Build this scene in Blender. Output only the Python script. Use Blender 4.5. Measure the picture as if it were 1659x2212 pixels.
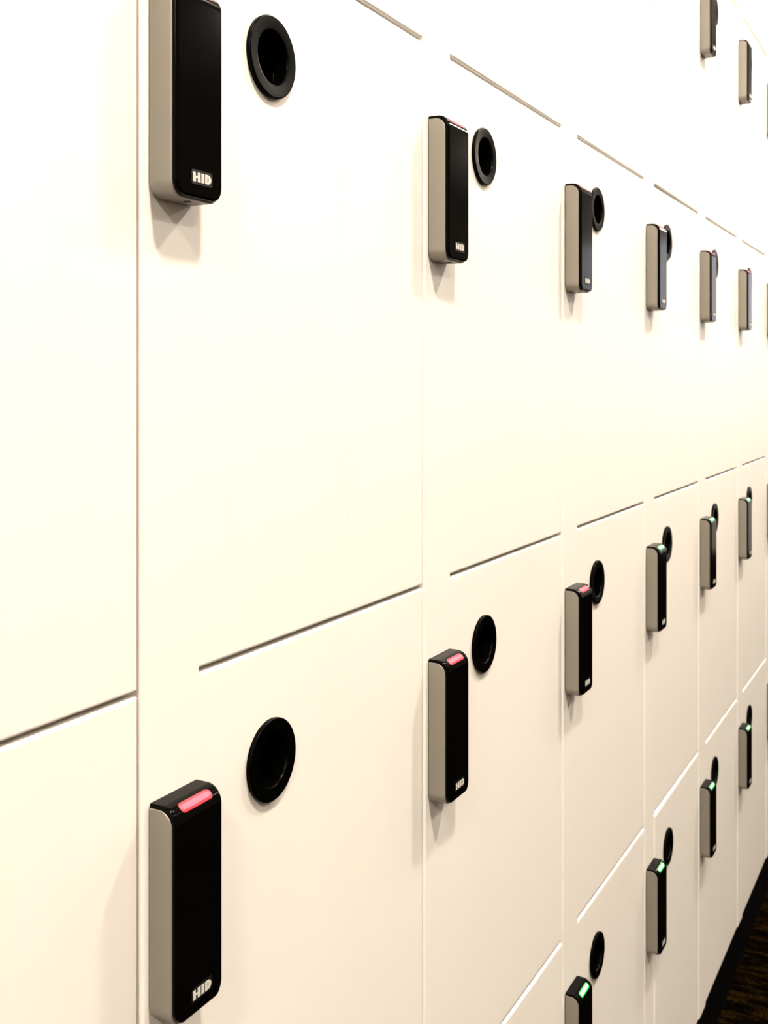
import bpy, bmesh, math, random
from mathutils import Vector, Matrix
random.seed(4)
for o in list(bpy.data.objects): bpy.data.objects.remove(o, do_unlink=True)
SC = bpy.context.scene
COL = SC.collection
R = math.radians

# ------------------------------------------------------------ camera
D = 0.42                      # camera to locker face
CAMZ = 1.24
TH = R(28.1); FPX = 2352.0
cd = bpy.data.cameras.new('camera'); cam = bpy.data.objects.new('camera', cd); COL.objects.link(cam)
cam.location = (0, -D, CAMZ)
cam.rotation_euler = (R(90), 0, TH - R(90))
cd.sensor_fit = 'VERTICAL'; cd.sensor_height = 36.0; cd.lens = FPX / 2212 * 36
cd.shift_y = -(1106 - 824.0) / 2212
cd.clip_start = 0.01
cd.dof.use_dof = True; cd.dof.focus_distance = 0.85; cd.dof.aperture_fstop = 18
SC.camera = cam

# ------------------------------------------------------------ world, exposure
w = bpy.data.worlds.new('world'); SC.world = w; w.use_nodes = True
w.node_tree.nodes['Background'].inputs[0].default_value = (0.97, 0.95, 1.0, 1)
w.node_tree.nodes['Background'].inputs[1].default_value = 1.8
SC.view_settings.view_transform = 'Standard'; SC.view_settings.look = 'None'
SC.view_settings.gamma = 1; SC.view_settings.use_curve_mapping = False
SC.view_settings.exposure = 0.0
LAMP_STRENGTH = 735.0
LAMP_COLOR = (1.0, 0.875, 0.73)
LAMP_X = (-3.1, -1.4, 0.3, 2.0, 3.7, 6.6)
LAMP_YS = (-0.78, -2.0)  # second row is added fill light to even out the locker fronts
ROOM = dict(x0=-4.5, x1=8.2, y0=-3.0, z1=2.75)

# ------------------------------------------------------------ helpers
def mat(name, color, rough=0.5, metal=0.0, spec=0.5, emit=None, es=0.0, bump=None, coat=0.0):
    m = bpy.data.materials.new(name); m.use_nodes = True
    nt = m.node_tree; b = nt.nodes['Principled BSDF']
    b.inputs['Base Color'].default_value = (*color, 1)
    b.inputs['Roughness'].default_value = rough; b.inputs['Metallic'].default_value = metal
    b.inputs['Specular IOR Level'].default_value = spec
    b.inputs['Coat Weight'].default_value = coat
    if emit:
        b.inputs['Emission Color'].default_value = (*emit, 1); b.inputs['Emission Strength'].default_value = es
    if bump:
        tc = nt.nodes.new('ShaderNodeTexCoord'); n = nt.nodes.new('ShaderNodeTexNoise'); bp = nt.nodes.new('ShaderNodeBump')
        n.inputs['Scale'].default_value = bump[0]; n.inputs['Detail'].default_value = 3
        bp.inputs['Strength'].default_value = bump[1]; bp.inputs['Distance'].default_value = bump[2]
        nt.links.new(tc.outputs['Object'], n.inputs['Vector']); nt.links.new(n.outputs['Fac'], bp.inputs['Height'])
        nt.links.new(bp.outputs[0], b.inputs['Normal'])
    return m

M = {}
M['laminate'] = mat('cream_white_laminate', (0.80, 0.775, 0.735), 0.42, spec=0.5, bump=(900, 0.05, 0.0002))
M['edge'] = mat('carcass_gap_shade', (0.42, 0.25, 0.11), 0.7)  # brown stands in for the shade inside the door gaps
M['kick'] = mat('black_toe_kick', (0.001, 0.001, 0.001), 0.6, spec=0.04)
M['silver'] = mat('silver_painted_plastic', (0.255, 0.235, 0.20), 0.40, metal=0.35, bump=(4000, 0.15, 0.0001))
M['black'] = mat('black_satin_plastic', (0.0012, 0.0011, 0.001), 0.11, spec=0.05, bump=(6000, 0.10, 0.00005))
M['backblack'] = mat('black_back_plate', (0.004, 0.004, 0.004), 0.6, spec=0.2)
M['gloss'] = mat('black_moulded_plastic', (0.0006, 0.0006, 0.0005), 0.25, spec=0.035)
M['badge'] = mat('badge_plate', (0.003, 0.003, 0.0025), 0.45, spec=0.2)
M['letters'] = mat('white_lettering', (0.55, 0.54, 0.50), 0.4)
M['screw'] = mat('dark_screw', (0.05, 0.045, 0.04), 0.35, metal=0.8)
M['red_core'] = mat('red_light_core', (0.1, 0.02, 0.02), 0.4, emit=(1.0, 0.26, 0.36), es=1.0, spec=0.1)
M['red_rim'] = mat('red_light_rim', (0.1, 0.01, 0.01), 0.4, emit=(1.0, 0.03, 0.07), es=0.75)
M['green_core'] = mat('green_light_core', (0.02, 0.1, 0.02), 0.4, emit=(0.78, 1.0, 0.80), es=1.6)
M['green_rim'] = mat('green_light_rim', (0.0, 0.1, 0.01), 0.4, emit=(0.03, 1.0, 0.12), es=0.9)
M['paint'] = mat('wall_paint', (0.80, 0.79, 0.77), 0.8, spec=0.3)
M['dark_paint'] = mat('taupe_wall_paint', (0.16, 0.13, 0.10), 0.8, spec=0.3)
M['ceil'] = mat('ceiling_paint', (0.82, 0.82, 0.80), 0.9, spec=0.2)
M['frame'] = mat('white_metal_frame', (0.8, 0.8, 0.8), 0.4)
M['diffuser'] = mat('lamp_diffuser', (0.8, 0.8, 0.8), 0.5, emit=LAMP_COLOR, es=LAMP_STRENGTH)
M['diffuser_fill'] = mat('fill_lamp_diffuser', (0.8, 0.8, 0.8), 0.5, emit=LAMP_COLOR, es=LAMP_STRENGTH * 0.36)  # for the added fill row, no known fixtures there
g = mat('window_glass', (1, 1, 1), 0.0); g.node_tree.nodes['Principled BSDF'].inputs['Transmission Weight'].default_value = 1.0
g.node_tree.nodes['Principled BSDF'].inputs['IOR'].default_value = 1.02
M['glass'] = g
def carpet():
    m = mat('dark_carpet', (0.02, 0.015, 0.01), 0.95, spec=0.0); nt = m.node_tree; b = nt.nodes['Principled BSDF']
    tc = nt.nodes.new('ShaderNodeTexCoord'); mp = nt.nodes.new('ShaderNodeMapping'); mp.inputs['Scale'].default_value = (55, 11, 1)
    mp.inputs['Rotation'].default_value = (0, 0, R(4))
    n = nt.nodes.new('ShaderNodeTexNoise'); n.inputs['Scale'].default_value = 1.0; n.inputs['Detail'].default_value = 5
    n.inputs['Roughness'].default_value = 0.65
    r = nt.nodes.new('ShaderNodeValToRGB'); e = r.color_ramp.elements
    e[0].position = 0.48; e[0].color = (0.0015, 0.001, 0.0006, 1); e[1].position = 0.66; e[1].color = (0.016, 0.009, 0.003, 1)
    n2 = nt.nodes.new('ShaderNodeTexNoise'); n2.inputs['Scale'].default_value = 170; n2.inputs['Detail'].default_value = 2
    r2 = nt.nodes.new('ShaderNodeValToRGB'); r2.color_ramp.elements[0].position = 0.38; r2.color_ramp.elements[0].color = (0.35, 0.4, 0.3, 1)
    r2.color_ramp.elements[1].position = 0.62; r2.color_ramp.elements[1].color = (1.3, 1.15, 0.95, 1)
    mx = nt.nodes.new('ShaderNodeMix'); mx.data_type = 'RGBA'; mx.blend_type = 'MULTIPLY'; mx.inputs[0].default_value = 1
    L = nt.links.new
    L(tc.outputs['Object'], mp.inputs[0]); L(mp.outputs[0], n.inputs['Vector']); L(n.outputs['Fac'], r.inputs[0])
    L(tc.outputs['Object'], n2.inputs['Vector']); L(n2.outputs['Fac'], r2.inputs[0])
    L(r.outputs[0], mx.inputs[6]); L(r2.outputs[0], mx.inputs[7]); L(mx.outputs[2], b.inputs['Base Color'])
    bp = nt.nodes.new('ShaderNodeBump'); bp.inputs['Strength'].default_value = 0.8; bp.inputs['Distance'].default_value = 0.004
    L(n2.outputs['Fac'], bp.inputs['Height']); L(bp.outputs[0], b.inputs['Normal'])
    return m
M['carpet'] = carpet()

def obj(name, bm, mats, parent=None, smooth=True, angle=32, weighted=True):
    if not isinstance(mats, (list, tuple)): mats = [mats]
    bm.normal_update()
    for e in bm.edges:
        if len(e.link_faces) == 2 and e.calc_face_angle(0) > R(angle): e.smooth = False
    for f in bm.faces: f.smooth = smooth
    me = bpy.data.meshes.new(name); bm.to_mesh(me); bm.free()
    for m in mats: me.materials.append(m)
    o = bpy.data.objects.new(name, me); COL.objects.link(o)
    if parent: o.parent = parent
    if smooth and weighted:
        md = o.modifiers.new('weighted_normals', 'WEIGHTED_NORMAL'); md.keep_sharp = True; md.weight = 100
    return o
def box(bm, x0, x1, y0, y1, z0, z1, mi=0):
    v = [bm.verts.new((x, y, z)) for x in (x0, x1) for y in (y0, y1) for z in (z0, z1)]
    fs = [bm.faces.new([v[i] for i in q]) for q in ((0,1,3,2),(4,6,7,5),(0,4,5,1),(2,3,7,6),(0,2,6,4),(1,5,7,3))]
    for f in fs: f.material_index = mi
    return v, fs
def struct(name, bm, m, parent=None):
    o = obj(name, bm, m, parent, smooth=False)
    if not parent: o['kind'] = 'structure'
    return o
def thing(name, label, cat, loc, group=None):
    o = bpy.data.objects.new(name, None); COL.objects.link(o); o.location = loc; o.empty_display_size = 0.05
    o['label'] = label; o['category'] = cat
    if group: o['group'] = group
    return o
def dup(root, loc, label):
    r = root.copy(); COL.objects.link(r); r.location = loc; r['label'] = label
    for ch in list(root.children):
        c = ch.copy(); COL.objects.link(c); c.parent = r
        for gch in ch.children:
            d = gch.copy(); COL.objects.link(d); d.parent = c
    return r

# ------------------------------------------------------------ room shell
x0, x1, y0, z1 = ROOM['x0'], ROOM['x1'], ROOM['y0'], ROOM['z1']
PITCH = 0.3729; S0 = 0.4875; NCOL = 9
RUN0 = S0 - PITCH; RUN1 = S0 + PITCH * (NCOL - 1)
ZB, ZT = 0.10, 2.02
DEPTH = 0.50
bm = bmesh.new(); box(bm, x0 - .1, x1 + .1, y0 - .1, DEPTH + .1, -0.1, 0); struct('floor', bm, M['carpet'])
bm = bmesh.new(); box(bm, x0 - .1, x1 + .1, y0 - .1, DEPTH + .1, z1, z1 + .1); struct('ceiling', bm, M['ceil'])
bm = bmesh.new(); box(bm, x0 - .1, x1 + .1, y0 - .1, y0, 0, z1); struct('wall_right', bm, M['dark_paint'])
bm = bmesh.new(); box(bm, x0 - .1, x0, y0, DEPTH + .1, 0, z1); struct('wall_back', bm, M['paint'])
# locker side: recess for the lockers, bulkhead above
bm = bmesh.new()
box(bm, x0, x1, DEPTH + .003, DEPTH + .1, 0, z1)
box(bm, x0, RUN0 - .004, 0.004, DEPTH + .003, 0, z1)
box(bm, RUN1 + .004, x1, 0.004, DEPTH + .003, 0, z1)
box(bm, RUN0 - .004, RUN1 + .004, 0.004, DEPTH + .003, ZT + .009, z1)
struct('wall_left', bm, M['paint'])
M['shade_strip'] = mat('tan_shade_strip', (0.33, 0.235, 0.12), 0.6)  # tan colour imitates the shaded gap between locker tops and bulkhead
bm = bmesh.new(); box(bm, RUN0, RUN1, 0.002, DEPTH, ZT + .0005, ZT + .0088); struct('shade_strip_1', bm, M['shade_strip'])
# end wall with the daylight window
wy0, wy1, wz0, wz1 = -2.5, -0.55, 0.95, 2.35
bm = bmesh.new()
box(bm, x1, x1 + .1, y0, wy0, 0, z1); box(bm, x1, x1 + .1, wy1, DEPTH + .1, 0, z1)
box(bm, x1, x1 + .1, wy0, wy1, 0, wz0); box(bm, x1, x1 + .1, wy0, wy1, wz1, z1)
struct('wall_front', bm, M['paint'])
bm = bmesh.new()
fw = .05
box(bm, x1 - .01, x1 + .08, wy0, wy0 + fw, wz0, wz1); box(bm, x1 - .01, x1 + .08, wy1 - fw, wy1, wz0, wz1)
box(bm, x1 - .01, x1 + .08, wy0 + fw, wy1 - fw, wz0, wz0 + fw); box(bm, x1 - .01, x1 + .08, wy0 + fw, wy1 - fw, wz1 - fw, wz1)
box(bm, x1, x1 + .07, -1.545, -1.505, wz0 + fw, wz1 - fw)
win = struct('window_1', bm, M['frame'])
bm = bmesh.new(); box(bm, x1 + .03, x1 + .036, wy0 + fw, wy1 - fw, wz0 + fw, wz1 - fw)
struct('window_pane', bm, M['glass'], win)

# ------------------------------------------------------------ ceiling lights
def disc(bm, r, z, up, seg=48):
    v = [bm.verts.new((r * math.cos(2*math.pi*i/seg), r * math.sin(2*math.pi*i/seg), z)) for i in range(seg)]
    bm.faces.new(v if up else v[::-1]); return v
def make_downlight(label, dm):
    t = thing('ceiling_light', label, 'ceiling light', (0, 0, z1), 'round recessed downlights')
    bm = bmesh.new(); seg = 48; prof = [(0.105, 0), (0.105, -.006), (0.092, -.009), (0.088, -.004), (0.088, 0)]
    rings = [[bm.verts.new((r * math.cos(2*math.pi*i/seg), r * math.sin(2*math.pi*i/seg), z)) for i in range(seg)] for r, z in prof]
    for a, b in zip(rings, rings[1:]):
        for i in range(seg): bm.faces.new((a[i], a[(i+1) % seg], b[(i+1) % seg], b[i]))
    bmesh.ops.recalc_face_normals(bm, faces=bm.faces)
    obj('trim_ring', bm, M['frame'], t)
    bm = bmesh.new(); a = disc(bm, .087, -.0035, False); b = disc(bm, .087, -.0005, True)
    for i in range(48): bm.faces.new((a[i], a[(i+1) % 48], b[(i+1) % 48], b[i]))
    bmesh.ops.recalc_face_normals(bm, faces=bm.faces)
    obj('diffuser', bm, M[dm], t, smooth=False)
    return t
PL = ['farthest behind the camera', 'behind the camera', 'nearest overhead', 'past the third locker column', 'past the end of the lockers', 'beside the window wall']
dl = None
for yi, ly in enumerate(LAMP_YS):
    for i, lx in enumerate(LAMP_X):
        lab = ('round bright ceiling downlight over the lockers, ' if yi == 0 else 'added dimmer fill downlight across the corridor, ') + PL[i]
        if i == 0: dl = make_downlight(lab, ('diffuser', 'diffuser_fill')[yi]); dl.location = (lx, ly, z1)
        else: dup(dl, (lx, ly, z1), lab)

# ------------------------------------------------------------ locker columns
ROWZ = [2.02, 1.54, 1.06, 0.58, 0.10]        # joints between door rows
STRIP = 0.054; GAP = 0.0013; TK = 0.019; REV = 0.0016
PULL_X = 0.133; PULL_DZ = 0.0785
DX0, DX1 = STRIP + 0.0001, PITCH - GAP
def rounded_box(x0, x1, y0, y1, z0, z1, r, front_only=True, seg=4, pick=None):
    bm = bmesh.new(); box(bm, x0, x1, y0, y1, z0, z1)
    bmesh.ops.recalc_face_normals(bm, faces=bm.faces)
    es = [e for e in bm.edges if all(abs(v.co.y - y0) < 1e-6 for v in e.verts) and (pick is None or pick(e))]
    bmesh.ops.bevel(bm, geom=es, offset=r, segments=seg, profile=0.5, affect='EDGES')
    return bm
def door_mesh(top_r=0.0):
    """Door slab in tower coordinates, origin at its hinge side (right edge), with a round hole for the pull."""
    h = 0.48 - 2 * REV; wd = DX1 - DX0
    bm = rounded_box(-wd, 0, 0, TK, -h / 2, h / 2, 0.0022, pick=lambda e: any(abs(v.co.x + wd) > 1e-6 for v in e.verts))
    if top_r:                 # bottom-row doors have a fuller rounding along the top edge
        bm.free(); bm = bmesh.new(); box(bm, -wd, 0, 0, TK, -h / 2, h / 2)
        bmesh.ops.recalc_face_normals(bm, faces=bm.faces)
        es = [e for e in bm.edges if all(abs(v.co.y) < 1e-6 and v.co.z > 0 for v in e.verts)]
        bmesh.ops.bevel(bm, geom=es, offset=top_r, segments=8, profile=0.5, affect='EDGES')
        es = [e for e in bm.edges if all(abs(v.co.y) < 1e-6 for v in e.verts) and (all(v.co.z < 0 for v in e.verts) or all(v.co.x > -1e-6 for v in e.verts))]
        bmesh.ops.bevel(bm, geom=es, offset=0.0022, segments=4, profile=0.5, affect='EDGES')
    tmp = obj('tmp_door', bm, M['laminate'], weighted=False)
    cb = bmesh.new(); bmesh.ops.create_cone(cb, cap_ends=True, segments=64, radius1=0.0205, radius2=0.0205, depth=0.1,
        matrix=Matrix.Translation((PULL_X - DX1, 0, h / 2 + REV - PULL_DZ)) @ Matrix.Rotation(R(90), 4, 'X'))
    cut = obj('tmp_cut', cb, M['laminate'], weighted=False)
    md = tmp.modifiers.new('b', 'BOOLEAN'); md.object = cut; md.operation = 'DIFFERENCE'; md.solver = 'EXACT'
    dg = bpy.context.evaluated_depsgraph_get()
    me = bpy.data.meshes.new_from_object(tmp.evaluated_get(dg)); me.name = 'door'
    bpy.data.objects.remove(tmp); bpy.data.objects.remove(cut)
    b2 = bmesh.new(); b2.from_mesh(me); bpy.data.meshes.remove(me)
    return b2
def lathe_y(profile, seg=96, mi=None):
    bm = bmesh.new(); rings = []
    for (r, y) in profile:
        if r < 1e-6: rings.append([bm.verts.new((0, y, 0))])
        else: rings.append([bm.verts.new((r * math.cos(2*math.pi*i/seg), y, r * math.sin(2*math.pi*i/seg))) for i in range(seg)])
    for a, b in zip(rings, rings[1:]):
        for i in range(seg):
            j = (i + 1) % seg
            if len(b) == 1: bm.faces.new((a[i], a[j], b[0]))
            elif len(a) == 1: bm.faces.new((a[0], b[j], b[i]))
            else: bm.faces.new((a[i], a[j], b[j], b[i]))
    bmesh.ops.recalc_face_normals(bm, faces=bm.faces)
    return bm
def pull_mesh():
    p = [(0.0, 0.0165), (0.0200, 0.0165), (0.0203, 0.002), (0.0203, -0.0001), (0.0278, -0.0001), (0.0281, -0.0010), (0.0281, -0.0024)]
    for k in range(1, 6):
        a = R(90) * k / 5; p.append((0.0281 - 0.0012 + 0.0012 * math.cos(a), -0.0024 - 0.0012 * math.sin(a)))
    p += [(0.0200, -0.0032), (0.0188, -0.0030), (0.0182, -0.0022), (0.0179, -0.0010), (0.0174, 0.0140), (0.0, 0.0140)]
    bm = lathe_y(p)
    for sx in (-0.0075, 0.0075):                      # two raised ribs on the lower wall of the cup
        box(bm, sx - .0005, sx + .0005, 0.002, 0.0139, -0.0150, -0.0085)
    return bm
def make_tower(label):
    t = thing('locker_column', label, 'locker', (0, 0, 0), 'four-door white locker columns')
    bm = bmesh.new()
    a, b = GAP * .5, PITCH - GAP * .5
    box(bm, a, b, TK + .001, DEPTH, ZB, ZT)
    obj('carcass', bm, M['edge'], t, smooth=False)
    bm = bmesh.new(); box(bm, a, b, 0.004, DEPTH, 0, ZB - .0005); obj('toe_kick', bm, M['kick'], t, smooth=False)
    bm = rounded_box(GAP, STRIP, -0.0007, TK, ZB, ZT, 0.0030, pick=lambda e: all(abs(v.co.x - GAP) < 1e-6 for v in e.verts))
    obj('filler_strip', bm, M['laminate'], t)
    dm = pm = None
    for r in range(4):
        zc = (ROWZ[r] + ROWZ[r + 1]) / 2
        if dm is None:
            d = obj('door', door_mesh(), M['laminate'], t); dm = d
            p = obj('finger_pull', pull_mesh(), M['gloss'], d); pm = p
        else:
            if r == 3: d = obj('door', door_mesh(0.0048), M['laminate'], t)
            else: d = dm.copy(); COL.objects.link(d); d.parent = t
            p = pm.copy(); COL.objects.link(p); p.parent = d
        d.location = (DX1, 0, zc)
        p.location = (PULL_X - DX1, 0, 0.24 - PULL_DZ)
        p['label'] = 'round black recessed finger pull'
    return t
ORD = ['', 'first', 'second', 'third', 'fourth', 'fifth', 'sixth', 'seventh', 'eighth']
def tower_label(k):
    if k == 0: return 'white locker column cut by the left photo edge, its readers out of view'
    if k == 7: return 'white locker column barely in view at the right photo edge'
    if k == 8: return 'white end locker column beyond the right photo edge'
    extra = {1: 'largest in view, just right of the cut-off doors',
             2: 'between the largest column and the third',
             3: 'its bottom reader cut by the lower photo edge',
             4: 'its bottom door standing slightly proud',
             5: 'its base meeting dark carpet at the photo bottom',
             6: 'last one seen whole before the right photo edge'}[k]
    return '%s full white locker column from the left, %s' % (ORD[k], extra)
T0 = make_tower(tower_label(1)); T0.location = (S0, 0, 0)
towers = {1: T0}
for k in [0] + list(range(2, NCOL)):
    towers[k] = dup(T0, (S0 + PITCH * (k - 1), 0, 0), tower_label(k))
# two doors of the fourth column stand slightly proud of the strip at their left edge
for ch in towers[4].children:
    if ch.name.startswith('door') and (ch.location.z < 0.5 or ch.location.z > 1.6):
        ch.rotation_euler = (0, 0, R(0.42 if ch.location.z < .5 else 0.3))

# ------------------------------------------------------------ card readers
RW, RH, RD = 0.0450, 0.1275, 0.0205        # width, height, depth
ARC = 0.0108
def loft(W, z0, z1, dep, rb, rt, c, ts=0.0012, y_back=0.0):
    """Upright solid: rounded bottom corners (rb), top curving back (rt), softened front edge (c)."""
    zs = set([z0, z1])
    for i in range(1, 13): zs.add(z0 + rb * (1 - math.cos(R(90) * i / 12)))
    for i in range(1, 6): zs.add(z0 + c * (1 - math.cos(R(90) * i / 5)))
    for i in range(0, 16): zs.add(z1 - rt + rt * math.sin(R(90) * i / 16))
    for i in range(1, 5): zs.add(z1 - ts * (1 - math.cos(R(90) * i / 4)))
    zl = sorted(zs); out = [zl[0]]
    for z in zl[1:]:
        if z - out[-1] > 2e-5: out.append(z)
    out[-1] = z1
    bm = bmesh.new(); rows = []; NS = 6
    for z in out:
        hw = W / 2
        if z - z0 < rb: hw -= rb - math.sqrt(max(0, rb*rb - (rb - (z - z0))**2))
        if z1 - z < ts: hw -= ts - math.sqrt(max(0, ts*ts - (ts - (z1 - z))**2))
        d = dep
        if z - z0 < c: d = dep - c + math.sqrt(max(0, c*c - (c - (z - z0))**2))
        if z1 - z < rt: d = dep - rt + math.sqrt(max(0, rt*rt - (z - (z1 - rt))**2))
        pts = [(-hw, y_back)]
        for i in range(NS + 1):
            a = R(90) * i / NS; pts.append((-hw + c - c * math.cos(a), -(d - c + c * math.sin(a))))
        for i in range(NS, -1, -1):
            a = R(90) * i / NS; pts.append((hw - c + c * math.cos(a), -(d - c + c * math.sin(a))))
        pts.append((hw, y_back))
        rows.append([bm.verts.new((x, y, z)) for x, y in pts])
    n = len(rows[0])
    for a, b in zip(rows, rows[1:]):
        for i in range(n):
            j = (i + 1) % n; bm.faces.new((a[i], a[j], b[j], b[i]))
    bm.faces.new(rows[0][::-1]); bm.faces.new(rows[-1])
    bmesh.ops.recalc_face_normals(bm, faces=bm.faces)
    return bm
def led_mesh():
    """Rounded light bar wrapped on the top front curve; material 0 core, 1 rim."""
    bm = bmesh.new(); hw = 0.0146; f0, f1 = R(24), R(60); hh = (f1 - f0) / 2 * ARC; fc = (f0 + f1) / 2; r = hh * 0.85
    def outline(ins):
        pts = []
        for cx, cz, a0 in ((hw - r, hh - r, 0), (-hw + r, hh - r, 90), (-hw + r, -hh + r, 180), (hw - r, -hh + r, 270)):
            for i in range(9):
                a = R(a0 + 90 * i / 8); pts.append((cx + (r - ins) * math.cos(a), cz + (r - ins) * math.sin(a)))
        return pts
    def P(x, u, e):
        f = fc - u / ARC; rr = ARC + e
        return (x, -(RD - ARC) - rr * math.sin(f), RH - ARC + rr * math.cos(f))
    loops = []
    for ins, e in ((0, -0.0004), (0, 0.00012), (0.0006, 0.00025), (0.0017, 0.00028)):
        loops.append([bm.verts.new(P(x, u, e)) for x, u in outline(ins)])
    n = len(loops[0])
    for a, b in zip(loops, loops[1:]):
        for i in range(n):
            j = (i + 1) % n; f = bm.faces.new((a[i], a[j], b[j], b[i])); f.material_index = 1
    # core as strips between mirrored outline points
    L = loops[-1]
    pts = outline(0.0017)
    top = [i for i in range(0, 18)]; bot = [35 - i for i in range(0, 18)]
    NU = 5
    grid = []
    for ti, bi in zip(top, bot):
        (xa, ua), (xb, ub) = pts[ti], pts[bi]; colv = [L[ti]]
        for k in range(1, NU):
            t = k / NU; colv.append(bm.verts.new(P(xa + (xb - xa) * t, ua + (ub - ua) * t, 0.0003)))
        colv.append(L[bi]); grid.append(colv)
    for a, b in zip(grid, grid[1:]):
        for k in range(NU):
            vs = [a[k], b[k], b[k+1], a[k+1]]
            if len(set(vs)) == 4: 
                try: bm.faces.new(vs)
                except ValueError: pass
    bmesh.ops.recalc_face_normals(bm, faces=bm.faces)
    return bm
def extr(bm, pts, y0, y1):
    n = len(pts); a = [bm.verts.new((x, y0, z)) for x, z in pts]; b = [bm.verts.new((x, y1, z)) for x, z in pts]
    bm.faces.new(a); bm.faces.new(b[::-1])
    for i in range(n): bm.faces.new((a[i], b[i], b[(i+1) % n], a[(i+1) % n]))
def letters_mesh():
    bm = bmesh.new(); S = 0.0056; W = 3.1
    def T(pts): return [((x - W / 2) * S, (z - .5) * S) for x, z in pts]
    yb, yf = -0.0002, -0.00036
    # H with a crossbar, flaring strokes
    extr(bm, T([(0, 0), (.47, 0), (.47, .38), (.80, .38), (.80, 0), (1.27, 0), (1.24, .5), (1.24, 1), (.80, 1), (.80, .60), (.45, .60), (.43, 1), (-.04, 1), (.02, .5)]), yf, yb)
    extr(bm, T([(1.42, 0), (1.88, 0), (1.87, 1), (1.42, 1)]), yf, yb)
    # D: outer and counter outlines bridged
    O = [(2.04, 0)]; I = [(2.46, .19)]
    for i in range(17):
        a = R(-90 + 180 * i / 16); O.append((2.50 + .60 * math.cos(a), .5 + .5 * math.sin(a))); I.append((2.47 + .17 * math.cos(a), .5 + .31 * math.sin(a)))
    O.append((2.04, 1)); I.append((2.46, .81))
    O, I = T(O), T(I); n = len(O)
    V = [[bm.verts.new((x, y, z)) for x, z in q] for q, y in ((O, yf), (I, yf), (O, yb), (I, yb))]
    for i in range(n):
        j = (i + 1) % n
        for q in ((V[0][i], V[0][j], V[1][j], V[1][i]), (V[2][i], V[2][j], V[0][j], V[0][i]), (V[3][i], V[3][j], V[1][j], V[1][i]), (V[2][i], V[2][j], V[3][j], V[3][i])):
            try: bm.faces.new(q)
            except ValueError: pass
    bmesh.ops.recalc_face_normals(bm, faces=bm.faces)
    return bm
def make_reader(color, label):
    t = thing('card_reader', label, 'card reader', (0, 0, 0), 'card readers on the locker strips')
    bm = loft(RW - .004, 0.0030, RH - .004, 0.0020, 0.006, 0.001, 0.0004, 0.0008); obj('back_plate', bm, M['backblack'], t)
    # silver housing: sides and bottom; sits 1.6 mm off the wall on the back plate
    bm = loft(RW + .0004, 0.0, RH - .0026, 0.0172, 0.0095, 0.0098, 0.0010, 0.0006, y_back=-0.0012)
    obj('housing', bm, M['silver'], t)
    bm = loft(RW - .0008, 0.0011, RH, RD, 0.0092, ARC, 0.0022, 0.0010, y_back=-0.0008)
    obj('front_cover', bm, M['black'], t)
    obj('status_light', led_mesh(), [M[color + '_core'], M[color + '_rim']], t, weighted=False)['label'] = 'glowing %s status light' % color
    bm = bmesh.new(); box(bm, -.0100, .0100, -.00022, 0.0004, -.0043, .0043)
    bmesh.ops.recalc_face_normals(bm, faces=bm.faces)
    bmesh.ops.bevel(bm, geom=[e for e in bm.edges if abs(e.verts[0].co.y - e.verts[1].co.y) > 1e-5], offset=.0008, segments=4, affect='EDGES')
    b = obj('badge', bm, M['badge'], t, smooth=False); b.location = (.0012, -RD, .0132)
    l = obj('lettering', letters_mesh(), M['letters'], b, smooth=False); l['label'] = 'raised white letters'
    bm = bmesh.new(); bmesh.ops.create_cone(bm, cap_ends=True, segments=24, radius1=.0024, radius2=.0024, depth=.0008)
    s = obj('screw', bm, M['screw'], t); s.location = (0, -.0105, -.0001)
    return t
ROWN = ['top', 'upper middle', 'lower middle', 'bottom']
def rlabel(k, r, c):
    col = ORD[k] + ' full column'
    if k == 7: col = 'cut by right photo edge'
    if r == 0:
        return 'silver-sided black card reader in the top row, %s' % col
    return '%s-lit silver-black card reader, %s row, %s' % (c, ROWN[r], col)
def color_of(k, r):
    if r == 1: return 'red'
    if r == 2: return 'red' if k <= 3 else 'green'
    if r == 3: return 'green'
    return 'red'
proto = {}
for r in range(4):
    for k in range(1, 8):
        if r == 0 and k < 4: continue
        if r == 3 and k < 3: continue
        c = color_of(k, r)
        loc = (S0 + PITCH * (k - 1) + .0292, -0.0007, ROWZ[r] - .0655 - RH)
        if c not in proto:
            proto[c] = make_reader(c, rlabel(k, r, c)); proto[c].location = loc
        else: dup(proto[c], loc, rlabel(k, r, c))
